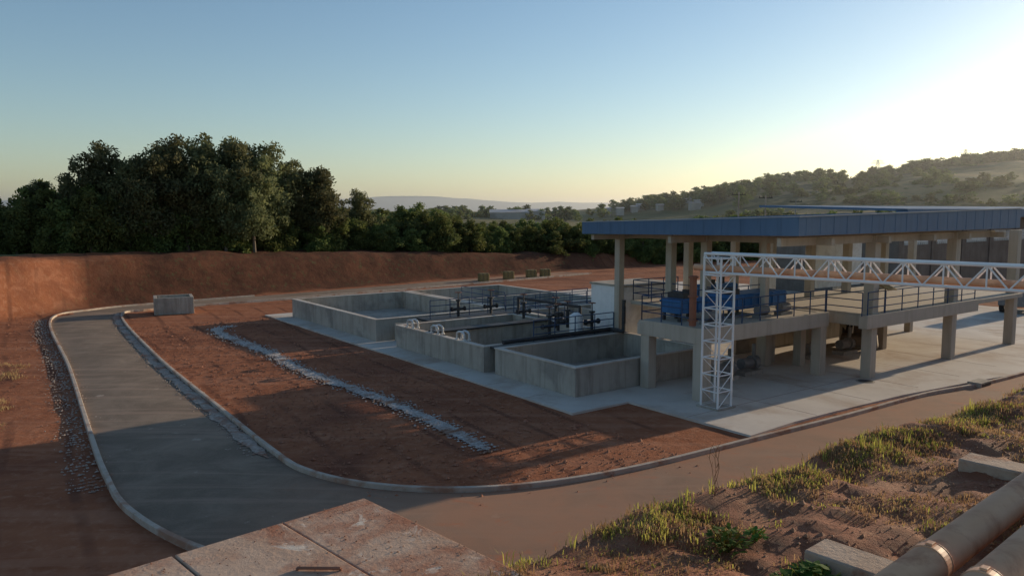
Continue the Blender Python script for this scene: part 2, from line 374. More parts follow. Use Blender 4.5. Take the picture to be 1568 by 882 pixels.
def railing(name,segs,z,h=1.1,m='rail',sp=1.4,r=.028):
    e=empty(name); mb=MB()
    for (a0,b0),(a1,b1) in segs:
        L=math.hypot(a1-a0,b1-b0); n=max(1,round(L/sp))
        for i in range(n+1):
            t=i/n; p=W(a0+(a1-a0)*t,b0+(b1-b0)*t); mb.tube((p[0],p[1],z),(p[0],p[1],z+h),r)
        for zz in (h*.35,h*.68,h): mb.tube(W(a0,b0,z+zz),W(a1,b1,z+zz),r*.85)
    mb.build('rails',m,e); return e
railing('walkway_railing',[((10.1,-1),(10.1,4.6)),((13.1,4.7),(19.5,4.7)),((19.5,5),(19.5,14))],1.3,m='rail')
railing('walkway_railing',[((20.5,-1),(20.5,12)),((21.6,5.5),(27,5.5))],1.35)
e=empty('tank_walkway'); mb=MB(); mb.ab(9.75,10.25,-3.6,4.5,1.22,1.33); mb.ab(15.3,16.1,-3.7,4.4,1.36,1.42); mb.ab(19.7,21.3,-1.5,14,1.2,1.34); mb.build('grating','dark',e)
def valve(a,b,z):
    e=empty('pipe_valve'); mb=MB()
    mb.tube(W(a,b,z),W(a,b,z+.95),.09,n=12); mb.tube(W(a,b,z+.95),W(a,b,z+1.05),.17,n=14); mb.tube(W(a,b,z+1.05),W(a,b,z+1.5),.03)
    mb.tube(W(a,b-.5,z+.45),W(a,b+.5,z+.45),.09,n=12); mb.tube(W(a,b-.5,z+.45),W(a,b-.44,z+.45),.16,n=12); mb.tube(W(a,b+.44,z+.45),W(a,b+.5,z+.45),.16,n=12)
    mb.build('body','dark',e); mb=MB()
    for k in range(12):
        t=2*math.pi*k/12; t2=2*math.pi*(k+1)/12
        p=W(a,b,z+1.5); mb.tube((p[0]+.2*math.cos(t),p[1]+.2*math.sin(t),p[2]),(p[0]+.2*math.cos(t2),p[1]+.2*math.sin(t2),p[2]),.018,n=6)
    mb.tube((p[0]-.2,p[1],p[2]),(p[0]+.2,p[1],p[2]),.012,n=6); mb.tube((p[0],p[1]-.2,p[2]),(p[0],p[1]+.2,p[2]),.012,n=6)
    mb.build('handwheel','rust',e)
for a,b in ((11.3,1),(12,2.2),(12.6,3.4),(14.5,4.1),(17,3.6),(20.4,1),(20.4,3.5),(11.2,4.0)): valve(a,b,1.35)
e=empty('blue_pipework'); mb=MB()
mb.path([W(10.0,-3,1.5),W(10.0,4.3,1.5),W(9,4.3,1.5),W(9,4.3,3.2)],.11,10); mb.path([W(13,4.7,1.7),W(13,4.7,2.4),W(19,4.7,2.4),W(19,4.7,1.3)],.09,10)
mb.build('pipe','dark',e)
e=empty('dosing_tank'); mb=MB(); mb.tube(W(11.4,3,1.3),W(11.4,3,2.2),.38,n=20); mb.tube(W(11.4,3,2.2),W(11.4,3,2.35),.38,.15,n=20); mb.build('drum','white',e)

# ---------------- main building ----------------
bld=empty('treatment_building')
cols=MB()
def col(a,b,z1,w=.25,z0=.05): cols.ab(a-w,a+w,b-w,b+w,z0,z1)
ZR=6.85
for a,b in ((-1.5,10.2),(-1.5,18.3),(-1.5,26)): col(a,b,ZR)
col(.25,.25,2.45,.27)
for a,b in ((3.3,.25),(.25,8.8),(3.3,8.8)): col(a,b,2.45,.25)
col(9.95,4.85,ZR-.1,.19); col(6.8,5.5,ZR,.2); col(4.5,5.5,ZR,.2); cols.ab(.9,1.2,5.35,5.65,3.1,ZR)
for a in (4.5,9.7):
    for b in (10.2,14.5,18.3,22.5,26): col(a,b,ZR-.05,.2)
for b in (10.2,18.3): col(2.2,b,2.5,.22)
cols.build('columns','col',bld,bevel=.02)
mb=MB()
mb.ab(0,3.7,0,9.1,2.85,3.1)
mb.ab(-.04,.36,-.04,9.14,2.45,3.13); mb.ab(3.34,3.74,-.04,9.14,2.45,2.98); mb.ab(.36,3.34,-.035,.3,2.45,3.125); mb.ab(.36,3.34,8.8,9.135,2.45,3.125)
mb.ab(-1.9,6,10,26.5,2.87,3.105); mb.ab(-1.94,-1.5,9.2,20.6,2.5,3.14); mb.ab(-1.5,6,9.95,10.35,2.5,3.0)
mb.ab(-1.5,6,20.2,20.55,2.5,2.9); mb.ab(3.75,9.5,5.3,9.2,2.87,3.09)
mb.build('decks_and_beams','col',bld,bevel=.015)
b0,b1=2.5,23.6; a0r,a1r=-2.6,10.4
def rz(a,b): # top of the fascia (metres)
    u=(b-b0)/(b1-b0); w=(a-a0r)/(a1r-a0r)
    return 7.72+.36*u-.36*w
bot=lambda a,b:6.97-.22*(a-a0r)/(a1r-a0r)+.05*(b-b0)/(b1-b0)
def wedge(mb,a0,a1,b0_,b1_,lo,hi):
    c=[(a0,b0_),(a0,b1_),(a1,b1_),(a1,b0_)]
    mb.box8([W(a,b,lo(a,b)) for a,b in c]+[W(a,b,hi(a,b)) for a,b in c])
mb=MB()
for a0,a1 in ((a0r,a0r+.1),(a1r-.1,a1r)): wedge(mb,a0,a1,b0,b1,bot,rz)
wedge(mb,a0r+.1,a1r-.1,b0,b0+.1,bot,lambda a,b:rz(a,b)-.002); wedge(mb,a0r+.1,a1r-.1,b1-.1,b1,bot,lambda a,b:rz(a,b)-.003)
mb.build('roof_fascia','blue',bld)
mb=MB()
for i in range(21):
    bb=b0+.5+i*1.0
    wedge(mb,a0r-.01,a0r,bb,bb+.02,lambda a,b:bot(a,b)+.02,lambda a,b:rz(a,b)-.02)
for i in range(12):
    aa=a0r+.8+i*1.0
    wedge(mb,aa,aa+.02,b0-.01,b0,lambda a,b:bot(a,b)+.02,lambda a,b:rz(a,b)-.02)
mb.build('fascia_ribs','blue',bld)
mb=MB(); wedge(mb,a0r+.12,a1r-.12,b0+.12,b1-.12,lambda a,b:bot(a,b)+.1,lambda a,b:bot(a,b)+.2); mb.build('roof_deck','roofmetal',bld)
mb=MB(); wedge(mb,a0r-.06,a0r+.15,b0-.04,b1+.04,lambda a,b:rz(a,b)+.003,lambda a,b:rz(a,b)+.05); wedge(mb,a0r+.15,a1r,b0-.04,b0+.14,lambda a,b:rz(a,b)+.004,lambda a,b:rz(a,b)+.045)
mb.build('roof_flashing','roofmetal',bld)
mb=MB()
for b in (5.5,10.2,14.5,18.3,22.5): mb.ab(-2.3,10.1,b-.12,b+.12,6.5,6.8)
mb.ab(-1.6,-1.4,2.8,23,6.5,6.85); mb.ab(4.4,4.6,2.8,23,6.45,6.78); mb.ab(9.8,10,2.8,23,6.45,6.7)
mb.build('roof_beams','col',bld)
mb=MB(); mb.ab(7,7.2,19.3,24.3,3.1,6.4); mb.ab(9.9,10.1,5.2,9.2,.05,3.75); mb.ab(10.1,12.6,5.2,5.35,.05,3.748); mb.ab(12.45,12.6,5.35,9.2,.05,3.75)
mb.ab(5.8,5.95,11,13.2,3.1,4.6); mb.build('white_walls','wall',bld)
mb=MB(); mb.ab(9.85,12.7,5.15,9.3,3.75,3.87); mb.build('pump_room_roof','conc',bld)
mb=MB(); mb.ab(6,6.2,10,26,.05,2.86); mb.ab(3.5,3.7,9,10,.05,2.4); mb.build('lower_walls','conc',bld)
railing('deck_railing',[((.1,.1),(.1,9)),((.1,.1),(3.6,.1)),((3.6,.1),(3.6,9)),],3.1,1.1,'rail',1.3)
railing('deck_railing',[((-1.8,9.4),(-1.8,20.4)),((.1,9.1),(-1.7,9.1))],3.1,1.1,'rail',1.5)
railing('deck_railing',[((4,5.4),(9.4,5.4)),((9.4,5.4),(9.4,9))],3.1,1.1,'rail',1.3)
def skid(a0,a1,b0,b1,z,h):
    e=empty('blue_sludge_press'); mb=MB(); mb.ab(a0,a1,b0,b1,z+.35,z+h)
    mb.ab(a0-.06,a1+.06,b0-.06,b1+.06,z+h*.85,z+h*.92)
    n=int((b1-b0)/.5)
    for i in range(n+1):
        b=b0+(b1-b0)*i/n; mb.ab(a0-.05,a0-.003,b-.03,b+.03,z+.36,z+h-.03)
    mb.build('body','bluetank',e,bevel=.02)
    mb=MB()
    for a in (a0+.1,a1-.1):
        for b in (b0+.1,(b0+b1)/2,b1-.1): mb.ab(a-.06,a+.06,b-.06,b+.06,z,z+.35)
    mb.ab(a0+.1,a1-.1,b0+.3,b0+.8,z+h,z+h+.25); mb.tube(W((a0+a1)/2,b1-.8,z+h),W((a0+a1)/2,b1-.8,z+h+.35),.16,n=14)
    mb.build('frame_and_motor','dark',e)
skid(2.0,3.1,.8,2.6,3.1,1.0); skid(1.5,2.8,3.6,7.8,3.1,1.05); skid(5.0,5.7,6.2,8.6,3.1,1.1)
e=empty('pump_motor'); mb=MB()
for a,b in ((.9,1.5),(.8,5.0),(.9,6.8)):
    mb.tube(W(a,b-.35,3.45),W(a,b+.35,3.45),.2,n=14); mb.ab(a-.2,a+.2,b-.45,b+.45,3.105,3.25)
mb.build('motors','grey',e)
e=empty('rusty_riser_pipe'); mb=MB(); mb.path([W(.55,-.05,3.2),W(.55,-.05,5.3)],.15,14)
for z in (3.4,4.4,5.2): mb.tube(W(.55,-.05,z),W(.55,-.05,z+.07),.21,n=14)
mb.build('pipe','rust',e)
e=empty('flood_light'); mb=MB(); mb.tube(W(-1.8,10.9,3.1),W(-1.8,10.9,4.3),.03); mb.build('post','rail',e)
mb=MB(); c=W(-1.9,10.9,4.35); c2=[]
for s,t in ((-1,-1),(1,-1),(1,1),(-1,1)): c2.append((c[0]+B[0]*.4*s-A[0]*-.25*t,c[1]+B[1]*.4*s+A[1]*.25*t,c[2]+.1*t-.02*s))
mb.box8(c2+[(p[0],p[1],p[2]+.06) for p in c2]); mb.build('panel','yellow',e)
e=empty('pump_set'); mb=MB(); mb2=MB()
for a,b in ((2.2,4.2),(2.4,6.3),(3.0,12.6),(2.6,15.2)):
    mb2.ab(a-.35,a+.35,b-.7,b+.7,.055,.25); mb.tube(W(a,b-.6,.6),W(a,b+.15,.6),.26,n=16); mb.tube(W(a,b+.2,.6),W(a,b+.55,.6),.34,n=16); mb.tube(W(a,b+.4,.6),W(a,b+.4,1.5),.1,n=10)
mb.build('motors','grey',e); mb2.build('plinths','conc',e)

# ---------------- white lattice tower + truss bridge ----------------
e=empty('lattice_tower'); mb=MB()
tc=W(-.85,-.15); hw=.42
cor=[(tc[0]+B[0]*i*hw+A[0]*j*hw,tc[1]+B[1]*i*hw+A[1]*j*hw) for i,j in ((-1,-1),(1,-1),(1,1),(-1,1))]
for c in cor: mb.tube((*c,.05),(*c,6.15),.045,n=6)
nz=9; dz=6.0/nz
for k in range(nz+1):
    for i in range(4):
        mb.tube((*cor[i],.1+k*dz),(*cor[(i+1)%4],.1+k*dz),.028,n=6)
        if k<nz and i%2==0: 
            mb.tube((*cor[i],.1+k*dz),(*cor[(i+1)%4],.1+(k+1)*dz),.018,n=5)
mb.build('frame','white',e); mb=MB(); mb.obox(tc,B,A,.55,.55,.05,.12); mb.build('base_plate','conc',e)
e=empty('lattice_pipe_bridge'); mb=MB()
p0=Vector((tc[0]-.5,tc[1]+.45,5.5)); p1=Vector((15.8,24.0,5.5)); d=(p1-p0); L0=d.length; d.normalize(); p1=p0+d*(L0+14); L=(p1-p0).length
sd=Vector((-d.y,d.x,0)).normalized()*.62; up=Vector((0,0,.76))
for o in (Vector(),sd,up,sd+up): mb.tube(p0+o,p1+o,.055,n=8)
n=int(L/.62)
for k in range(n):
    q=p0+d*(k*L/n); q2=p0+d*((k+1)*L/n)
    for s in (Vector(),sd):
        if k%2: mb.tube(q+s,q2+s+up,.03,n=5)
        else: mb.tube(q+s+up,q2+s,.03,n=5)
    if k%2==0:
        mb.tube(q,q+sd,.03,n=5); mb.tube(q+up,q+sd+up,.03,n=5)
        for s in (Vector(),sd): mb.tube(q+s,q+s+up,.03,n=5)
mb.build('truss','white',e)
mb=MB(); off=sd*.5+Vector((0,0,.17)); mb.tube(p0+off-d*.6,p1+off,.13,n=16); mb.build('carried_pipe','pipe',e,smooth=False)
e2=empty('lattice_tower'); mb=MB(); tc2=(p1+sd*.5); 
cor=[(tc2.x+i*hw,tc2.y+j*hw) for i,j in ((-1,-1),(1,-1),(1,1),(-1,1))]
for c in cor: mb.tube((*c,0),(*c,5.5),.045,n=6)
for k in range(9):
    for i in range(4): mb.tube((*cor[i],.1+k*.65),(*cor[(i+1)%4],.1+k*.65),.028,n=6)
mb.build('frame','white',e2)

# ---------------- background shed ----------------
shed=empty('industrial_shed'); mb=MB()
def shp(u,v): return (34+B[0]*u+A[0]*v, 68+B[1]*u+A[1]*v)
def sb(mb,u0,u1,v0,v1,z0,z1,z0b=None,z1b=None):
    a,b,c,dd=shp(u0,v0),shp(u1,v0),shp(u1,v1),shp(u0,v1); z0b=z0 if z0b is None else z0b; z1b=z1 if z1b is None else z1b
    mb.box8([(*a,z0),(*b,z0),(*c,z0b),(*dd,z0b),(*a,z1),(*b,z1),(*c,z1b),(*dd,z1b)])
sb(mb,-1,60,-1,0,7.3,8.1); mb.build('front_fascia','blue',shed)
mb=MB(); sb(mb,-1,60,-.99,14,7.9,8.12,8.3,8.5); mb.build('roof','blue',shed)
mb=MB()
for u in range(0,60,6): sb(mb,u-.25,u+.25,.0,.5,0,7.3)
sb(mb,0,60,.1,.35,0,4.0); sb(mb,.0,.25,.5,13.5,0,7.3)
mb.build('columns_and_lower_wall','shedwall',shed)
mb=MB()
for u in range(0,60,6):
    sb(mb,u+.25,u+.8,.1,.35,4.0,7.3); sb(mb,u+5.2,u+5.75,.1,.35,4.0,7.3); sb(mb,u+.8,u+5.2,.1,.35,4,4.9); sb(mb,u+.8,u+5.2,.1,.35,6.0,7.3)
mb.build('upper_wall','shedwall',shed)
mb=MB()
for u in range(0,60,6):
    for k in range(0,12): sb(mb,u+.8+k*.4-.05,u+.8+k*.4+.05,.12,.33,4.9,6.0)
    for k in range(1,4): sb(mb,u+.8,u+5.2,.14,.31,4.9+k*.28-.045,4.9+k*.28+.045)
mb.build('lattice_windows','wall',shed)

# ---------------- vehicles ----------------
def wheel(mb,hub,c,ax,r,w):
    c=Vector(c);ax=Vector(ax).normalized(); mb.tube(c-ax*w/2,c+ax*w/2,r,n=24); hub.tube(c-ax*(w/2+.02),c+ax*(w/2+.02),r*.5,n=16)
def tractor(c,fwd):
    e=empty('tractor'); f=Vector((*fwd,0)).normalized(); s=Vector((f.y,-f.x,0)); c=Vector(c)
    def bx(mb,x0,x1,y,z0,z1,taper=1):
        P=lambda x,yy,z:tuple(c+f*x+s*yy+Vector((0,0,z)))
        mb.box8([P(x0,-y,z0),P(x1,-y*taper,z0),P(x1,y*taper,z0),P(x0,y,z0),P(x0,-y*.92,z1),P(x1,-y*taper*.92,z1),P(x1,y*taper*.92,z1),P(x0,y*.92,z1)])
    mb=MB(); bx(mb,.3,2.2,.42,.85,1.55,.8); bx(mb,-1.1,.2,.75,1.25,1.42); bx(mb,-1,.3,.72,2.4,2.5); bx(mb,2.0,3.2,1.0,.35,.95); mb.build('bonnet_fenders_bucket','machine',e,bevel=.04)
    mb=MB(); bx(mb,-.9,2.1,.3,.55,.86); 
    for x in (-.9,.2):
        for y in (-.62,.62): mb.tube(c+f*x+s*y+Vector((0,0,1.4)),c+f*x+s*y+Vector((0,0,2.41)),.04)
    bx(mb,-.7,-.2,.25,1.4,1.75); mb.tube(c+f*1.2+Vector((0,0,1.5)),c+f*1.2+Vector((0,0,2.3)),.05)
    for y in (-.5,.5): mb.tube(c+f*.4+s*y+Vector((0,0,1.3)),c+f*2.3+s*y+Vector((0,0,.7)),.07)
    mb.build('chassis','dark',e)
    mb=MB();hb=MB()
    for y in (-.85,.85): wheel(mb,hb,c+f*-.5+s*y+Vector((0,0,.65)),s,.65,.36); wheel(mb,hb,c+f*1.6+s*y*.95+Vector((0,0,.45)),s,.45,.28)
    mb.build('tyres','tyre',e); hb.build('hubs','machine',e)
tractor((*W(3.6,18.6)[:2],.055),(-.4,-.8))
def truck(c,fwd):
    e=empty('flatbed_truck'); f=Vector((*fwd,0)).normalized(); s=Vector((f.y,-f.x,0)); c=Vector(c)
    def bx(mb,x0,x1,y,z0,z1,x1t=None):
        P=lambda x,yy,z:tuple(c+f*x+s*yy+Vector((0,0,z))); x1t=x1 if x1t is None else x1t
        mb.box8([P(x0,-y,z0),P(x1,-y,z0),P(x1,y,z0),P(x0,y,z0),P(x0,-y,z1),P(x1t,-y,z1),P(x1t,y,z1),P(x0,y,z1)])
    mb=MB(); bx(mb,1.6,3.4,1.0,.6,1.45); bx(mb,1.65,3.35,.95,1.452,2.4,3.0); mb.build('cab','grey',e,bevel=.06)
    mb=MB(); bx(mb,1.9,3.2,.962,1.55,2.15,2.95); mb.build('windows','glass',e)
    mb=MB(); bx(mb,-3.2,1.5,1.1,.95,1.1); bx(mb,-3.2,-3.1,1.1,1.1,1.5)
    P=lambda x,yy,z:c+f*x+s*yy+Vector((0,0,z))
    for y in (-1.07,1.07):
        for x in np.arange(-3.1,1.5,.75): mb.tube(P(x,y,1.1),P(x,y,1.5),.03)
        mb.tube(P(-3.1,y,1.5),P(1.45,y,1.5),.03)
    bx(mb,-3,3.2,.4,.55,.8); mb.build('bed_and_chassis','dark',e)
    mb=MB();hb=MB()
    for x in (2.5,-2.0):
        for y in (-.9,.9): wheel(mb,hb,P(x,y,.45),s,.45,.28)
    mb.build('tyres','tyre',e); hb.build('hubs','galv',e)
truck((41,61.5,.05),(-.75,-.66))

# ---------------- concrete box, bales ----------------
e=empty('concrete_inspection_box'); mb=MB()
c=(-26.6,60.6); u=(.9,.43); w=(-.43,.9)
for i in (-1,1):
    mb.obox((c[0]+u[0]*i*1.3,c[1]+u[1]*i*1.3),u,w,.12,1.25,0,1.3); mb.obox((c[0]+w[0]*i*1.13,c[1]+w[1]*i*1.13),u,w,1.18,.12,0,1.297)
mb.build('walls','conc',e,bevel=.02)
for x,y in ((-3.2,87.3),(-.4,90),(2.3,92.5),(4.0,93.5)):
    e=empty('hay_bale'); mb=MB(); z=gz(x,y); mb.obox((x,y),(.9,.4),(-.4,.9),.6,.45,z,z+.95); mb.build('straw_block','hay',e,bevel=.12)
    mb=MB()
    for o in (-.25,.25): mb.obox((x+.9*o,y+.4*o),(.9,.4),(-.4,.9),.02,.455,z,z+.957)
    mb.build('twine','dark',e)

# ---------------- trees ----------------
def leaves(rng,cen,rad,n,size,squash=.8):
    cen=np.array(cen);rad=np.array(rad); w=rad**2; w/=w.sum(); k=rng.choice(len(rad),n,p=w)
    d=rng.normal(size=(n,3)); d/=np.linalg.norm(d,axis=1)[:,None]
    rr=rad[k]*(.35+.8*rng.random(n)**.75); p=cen[k]+d*rr[:,None]*np.array([1,1,squash])
    p+=rng.normal(size=(n,3))*.12
    t=rng.normal(size=(n,3)); t/=np.linalg.norm(t,axis=1)[:,None]
    b=np.cross(t,rng.normal(size=(n,3))); b/=np.linalg.norm(b,axis=1)[:,None]
    s=size*(.45+1.1*rng.random(n))[:,None]
    v=np.stack([p-t*s,p+b*s*.45,p+t*s,p-b*s*.45],1).reshape(-1,3); f=np.arange(4*n).reshape(-1,4)
    return v,f
def tree_mesh(name,seed,H=8,rx=2.6,nl=12,lr=(.8,1.4),n=3600,size=.3,trunk=.3,leafm='leaf',low=.22):
    rng=np.random.default_rng(seed); r=random.Random(seed); cen=[];rad=[]
    for i in range(nl):
        t=i/(nl-1); rd=r.uniform(*lr)*(1.15-.5*t); z=H*low+(H-H*low-rd*.9)*t; wd=rx*math.sin(math.pi*min(1,.22+.70*t))**.7
        an=i*2.4+r.uniform(-.6,.6); q=wd*r.uniform(.2,.85)
        cen.append((q*math.cos(an),q*math.sin(an),z)); rad.append(rd)
        for _ in range(2):
            d=Vector((r.gauss(0,1),r.gauss(0,1),r.gauss(0,.7))).normalized()*rd*1.0
            cen.append((cen[-1][0]*1+d.x,cen[-1][1]+d.y,min(H*.97-rd*.3,cen[-1][2]+d.z))); rad.append(rd*r.uniform(.3,.5))
    v,f=leaves(rng,cen,rad,n,size); mb=MB()
    pts=[Vector((0,0,-.5)),Vector((r.uniform(-.2,.2),r.uniform(-.2,.2),H*.3)),Vector((r.uniform(-.4,.4),r.uniform(-.4,.4),H*.6)),Vector((*cen[-3][:2],H*.85))]
    rr=[trunk,trunk*.75,trunk*.45,trunk*.12]
    for i in range(3): mb.tube(pts[i],pts[i+1],rr[i],rr[i+1],n=7)
    for c in cen[:-3:3]:
        c=Vector(c); k=max(.12,min(.8,c.z/H-.15)); base=pts[1] if k<.3 else pts[1].lerp(pts[2],min(1,(k-.3)/.3))
        mb.tube(base,c,trunk*.3,trunk*.08,n=5)
    me=bpy.data.meshes.new(name); nv=len(mb.v)
    me.from_pydata(mb.v+v.tolist(),[],mb.f+(f+nv).tolist())
    me.materials.append(M['bark']); me.materials.append(M[leafm])
    mi=np.r_[np.zeros(len(mb.f),np.int32),np.ones(len(f),np.int32)]; me.polygons.foreach_set('material_index',mi.astype(np.int32)); return me
TV=[tree_mesh('broadleaf_%d'%i,10+i,8,3.0,11,(1.1,1.7),5500,.21,.22,low=.14) for i in range(5)]
EV=[tree_mesh('euca_%d'%i,30+i,13,3.6,18,(1.2,2.1),9500,.22,.3,leafm='euca',low=.3) for i in range(4)]
FV=[tree_mesh('far_tree_%d'%i,70+i,8,3.2,8,(1.2,1.9),700,.55,.25,low=.14) for i in range(4)]
def inst(me,x,y,z,s,parent,sz=None):
    o=bpy.data.objects.new(me.name+'_inst',me); sc.collection.objects.link(o); o.location=(x,y,z); o.rotation_euler=(R.uniform(-.05,.05),R.uniform(-.05,.05),R.uniform(0,6.28)); o.scale=(s,s,sz or s); o.parent=parent; return o
SK=np.array([(-62,60,9.0),(-46.8,66,9.2),(-44.8,68,9.6),(-40,70,10.4),(-37.3,70,10.8),(-34,73,10.6),(-29,76,10.2),(-25.5,79,9.9),(-21.6,82,9.6),(-20.5,83,9.0),(-17,86,8.4),(-12.3,89,7.0),(-9,91,7.0),(-6.6,93,8.8),(-3,96,7.8),(-1,98,6.7),(10.3,106,6.9),(20,112,6.7),(31,118,6.6),(56,130,7),(90,160,7.8)])
belt=empty('tree_belt')
seg=np.r_[0,np.cumsum(np.hypot(np.diff(SK[:,0]),np.diff(SK[:,1])))]
t=0
while t<seg[-1]:
    x=np.interp(t,seg,SK[:,0]);y=np.interp(t,seg,SK[:,1]);zt=np.interp(t,seg,SK[:,2])
    back=4.2 if x>-38 else 2.5
    for row,(off,k) in enumerate(((back-.5,.82),(back+2,.95),(back+6,1.0))):
        xx=x+off*-.68+R.uniform(-.8,.8); yy=y+off*.73+R.uniform(-.8,.8); z=gz(xx,yy)
        h=(zt-z)*k*R.uniform(.80,1.10)
        if h>1.5: s=h/8; inst(R.choice(TV),xx,yy,z-.3,max(s,.55)*1.05,belt,s*1.05)
    t+=R.uniform(1.6,2.4)
grove=empty('eucalyptus_grove')
for x,y,zt in ((-46,76,11.0),(-41.3,75,13.4),(-39.8,77,14.6),(-38.0,80,13.2),(-36.3,82,14.8),(-34.5,79,15.4),(-32.8,82,15.8),(-31.3,80,14.8),(-30,84,15.6),(-28.5,82,15.2),(-27,85,15.2),(-26,83,13.8),(-24.5,87,13.6),(-22.9,87,12.4),(-21.3,88,12.8),(-37,75,12.6),(-32.5,78,12.8),(-29.1,79,12.4),(-35,76,13.2),(-26.5,80,11.6),(-18.3,94,10.6)):
    z=gz(x,y); s=(zt-z)/13; inst(R.choice(EV),x,y,z-.2,s*1.0,grove,s*1.03)
hill=empty('hillside_trees')
for _ in range(2000):
    y=R.uniform(150,430); px=R.uniform(-.35,.95); x=px*y
    dens=noise.noise((x*.012,y*.012,1.5))
    if y>190 and dens<-.02: continue
    if -14<x<16 and y<300: continue
    z=gz(x,y); s=R.uniform(.4,.9); 
    if z>1 or y<260: inst(R.choice(FV),x,y,z-.8,s*1.25,hill,s*.8)
for i in range(260):
    x=R.choice([R.uniform(60,165),R.uniform(185,290),R.uniform(185,290)]); y=405+R.uniform(-16,16)
    z=gz(x,y); s=R.uniform(.45,.85); inst(R.choice(FV),x,y,z-1.0,s*1.5,hill,s)
inst(TV[1],88,300,gz(88,300),1.0,hill)
# low greenhouse and small houses across the valley
e=empty('distant_town_buildings'); mb=MB(); rf=MB()
def house(x,y,w,dp,zt,rise=.7):
    z=gz(x,y); mb.box8([(x-w/2,y,z-2),(x+w/2,y,z-2),(x+w/2,y+dp,z-2),(x-w/2,y+dp,z-2),(x-w/2,y,zt),(x+w/2,y,zt),(x+w/2,y+dp,zt),(x-w/2,y+dp,zt)])
    rf.add([(x-w/2-.3,y-.3,zt),(x+w/2+.3,y-.3,zt),(x+w/2+.3,y+dp/2,zt+rise),(x-w/2-.3,y+dp/2,zt+rise),(x+w/2+.3,y+dp+.3,zt),(x-w/2-.3,y+dp+.3,zt)],[(0,1,2,3),(3,2,4,5),(0,3,5),(1,4,2)])
house(-1,300,15,12,7.1,1.2); house(9.5,306,7,10,7.6,.9)
for _ in range(12):
    x=R.uniform(18,95); y=R.uniform(325,380); house(x,y,R.uniform(2.5,4.5),5,gz(x,y)+R.uniform(.8,1.5),.5)
mb.build('walls','town',e); rf.build('roofs',mat('town_roofs',(.35,.30,.27),(.68,.65,.62),.05,bump=0),e)
def pylon(x,y,h):
    e=empty('power_pylon'); mb=MB(); z=gz(x,y); c=[(-1,-1),(1,-1),(1,1),(-1,1)]
    for k in range(8):
        w0=1.6*(1-k/9.5); w1=1.6*(1-(k+1)/9.5); z0=z+h*k/8; z1=z+h*(k+1)/8
        for i in range(4):
            a=c[i];b=c[(i+1)%4]; mb.tube((x+a[0]*w0,y+a[1]*w0,z0),(x+a[0]*w1,y+a[1]*w1,z1),.07,n=4); mb.tube((x+a[0]*w0,y+a[1]*w0,z0),(x+b[0]*w1,y+b[1]*w1,z1),.05,n=4)
    for zz,l in ((.8,3.6),(.92,2.8)): mb.tube((x-l,y,z+h*zz),(x+l,y,z+h*zz),.09,n=4); mb.tube((x-l,y,z+h*zz),(x,y,z+h*(zz+.07)),.05,n=4); mb.tube((x+l,y,z+h*zz),(x,y,z+h*(zz+.07)),.05,n=4)
    mb.build('lattice','grey',e)
pylon(192,412,9); pylon(240,416,9)
for x,y,zt in ((32.5,112,10.6),(37,114,10.2),(46.5,128,9.8)):
    e=empty('utility_pole'); mb=MB(); z=gz(x,y); mb.tube((x,y,z),(x,y,zt),.14,.09); mb.build('pole','conc',e)
    mb=MB(); mb.tube((x-1,y,zt-.4),(x+1,y,zt-.4),.06,n=6)
    for o in (-.9,-.3,.5,.9): mb.tube((x+o,y,zt-.36),(x+o,y,zt-.12),.05,n=6)
    mb.build('crossarm','dark',e)

# ---------------- embankment at the viewpoint ----------------
def em_h(p,q):
    cr=5.0+.35*noise.noise((q*.35,0,0))+.12*noise.noise((q*1.7,3,0))
    t=(p-cr)/5.6; s=0 if t<0 else min(1,t)
    z=5.0-5.2*(s*s/.24) if s<.12 else 5.0-5.2*(s-.06)/.94
    z+= .10*noise.fractal((p*.8,q*.8,2),1,2,5)+.05*noise.noise((p*4,q*4,1))
    return z
def PQ(p,q): return (A[0]*p+B[0]*q, A[1]*p+B[1]*q)
pp=list(np.arange(-14,1,.6))+list(np.arange(1,7,.09))+list(np.arange(7,11.2,.3)); qq=list(np.arange(-40,-1,1.))+list(np.arange(-1,16,.1))+list(np.arange(16,70,1.2))
v=[];f=[]
for i,p in enumerate(pp):
    for j,q in enumerate(qq): v.append((*PQ(p,q),em_h(p,q)))
n=len(qq)
for i in range(len(pp)-1):
    for j in range(n-1): f.append((i*n+j,i*n+n+j,i*n+n+j+1,i*n+j+1))
mb=MB(); mb.add(v,f)
mb.build('embankment',mat('embankment_soil',(.24,.085,.04),(.34,.13,.065),2.5,(.38,.19,.10),1.1,bump=.9,bscale=16,t3=(.5,.68)),smooth=True)
mb=MB()
for _ in range(6000):
    p=R.uniform(1.2,5.6);q=R.uniform(-1,14); x,y=PQ(p,q); stone(mb,x,y,em_h(p,q),R.uniform(.006,.03)*(1.8 if R.random()<.04 else 1))
mb.build('pebbles',mat('pebble_soil',(.26,.115,.06),(.38,.21,.13),9))
def blades(mb,x,y,z,n,h,spread,wd=.006,lean=.5):
    for _ in range(n):
        a=R.uniform(0,6.28); hh=h*R.uniform(.5,1.2); l=R.uniform(.1,lean)*hh; bx=x+R.gauss(0,spread); by=y+R.gauss(0,spread)
        px,py=-math.sin(a)*wd,math.cos(a)*wd; dx,dy=math.cos(a)*l,math.sin(a)*l
        mb.add([(bx-px,by-py,z-.02),(bx+px,by+py,z-.02),(bx+dx*.35+px*.8,by+dy*.35+py*.8,z+hh*.6),(bx+dx*.35-px*.8,by+dy*.35-py*.8,z+hh*.6),(bx+dx,by+dy,z+hh*R.uniform(.75,1))],[(0,1,2,3),(3,2,4)])
mg=MB(); md=MB()
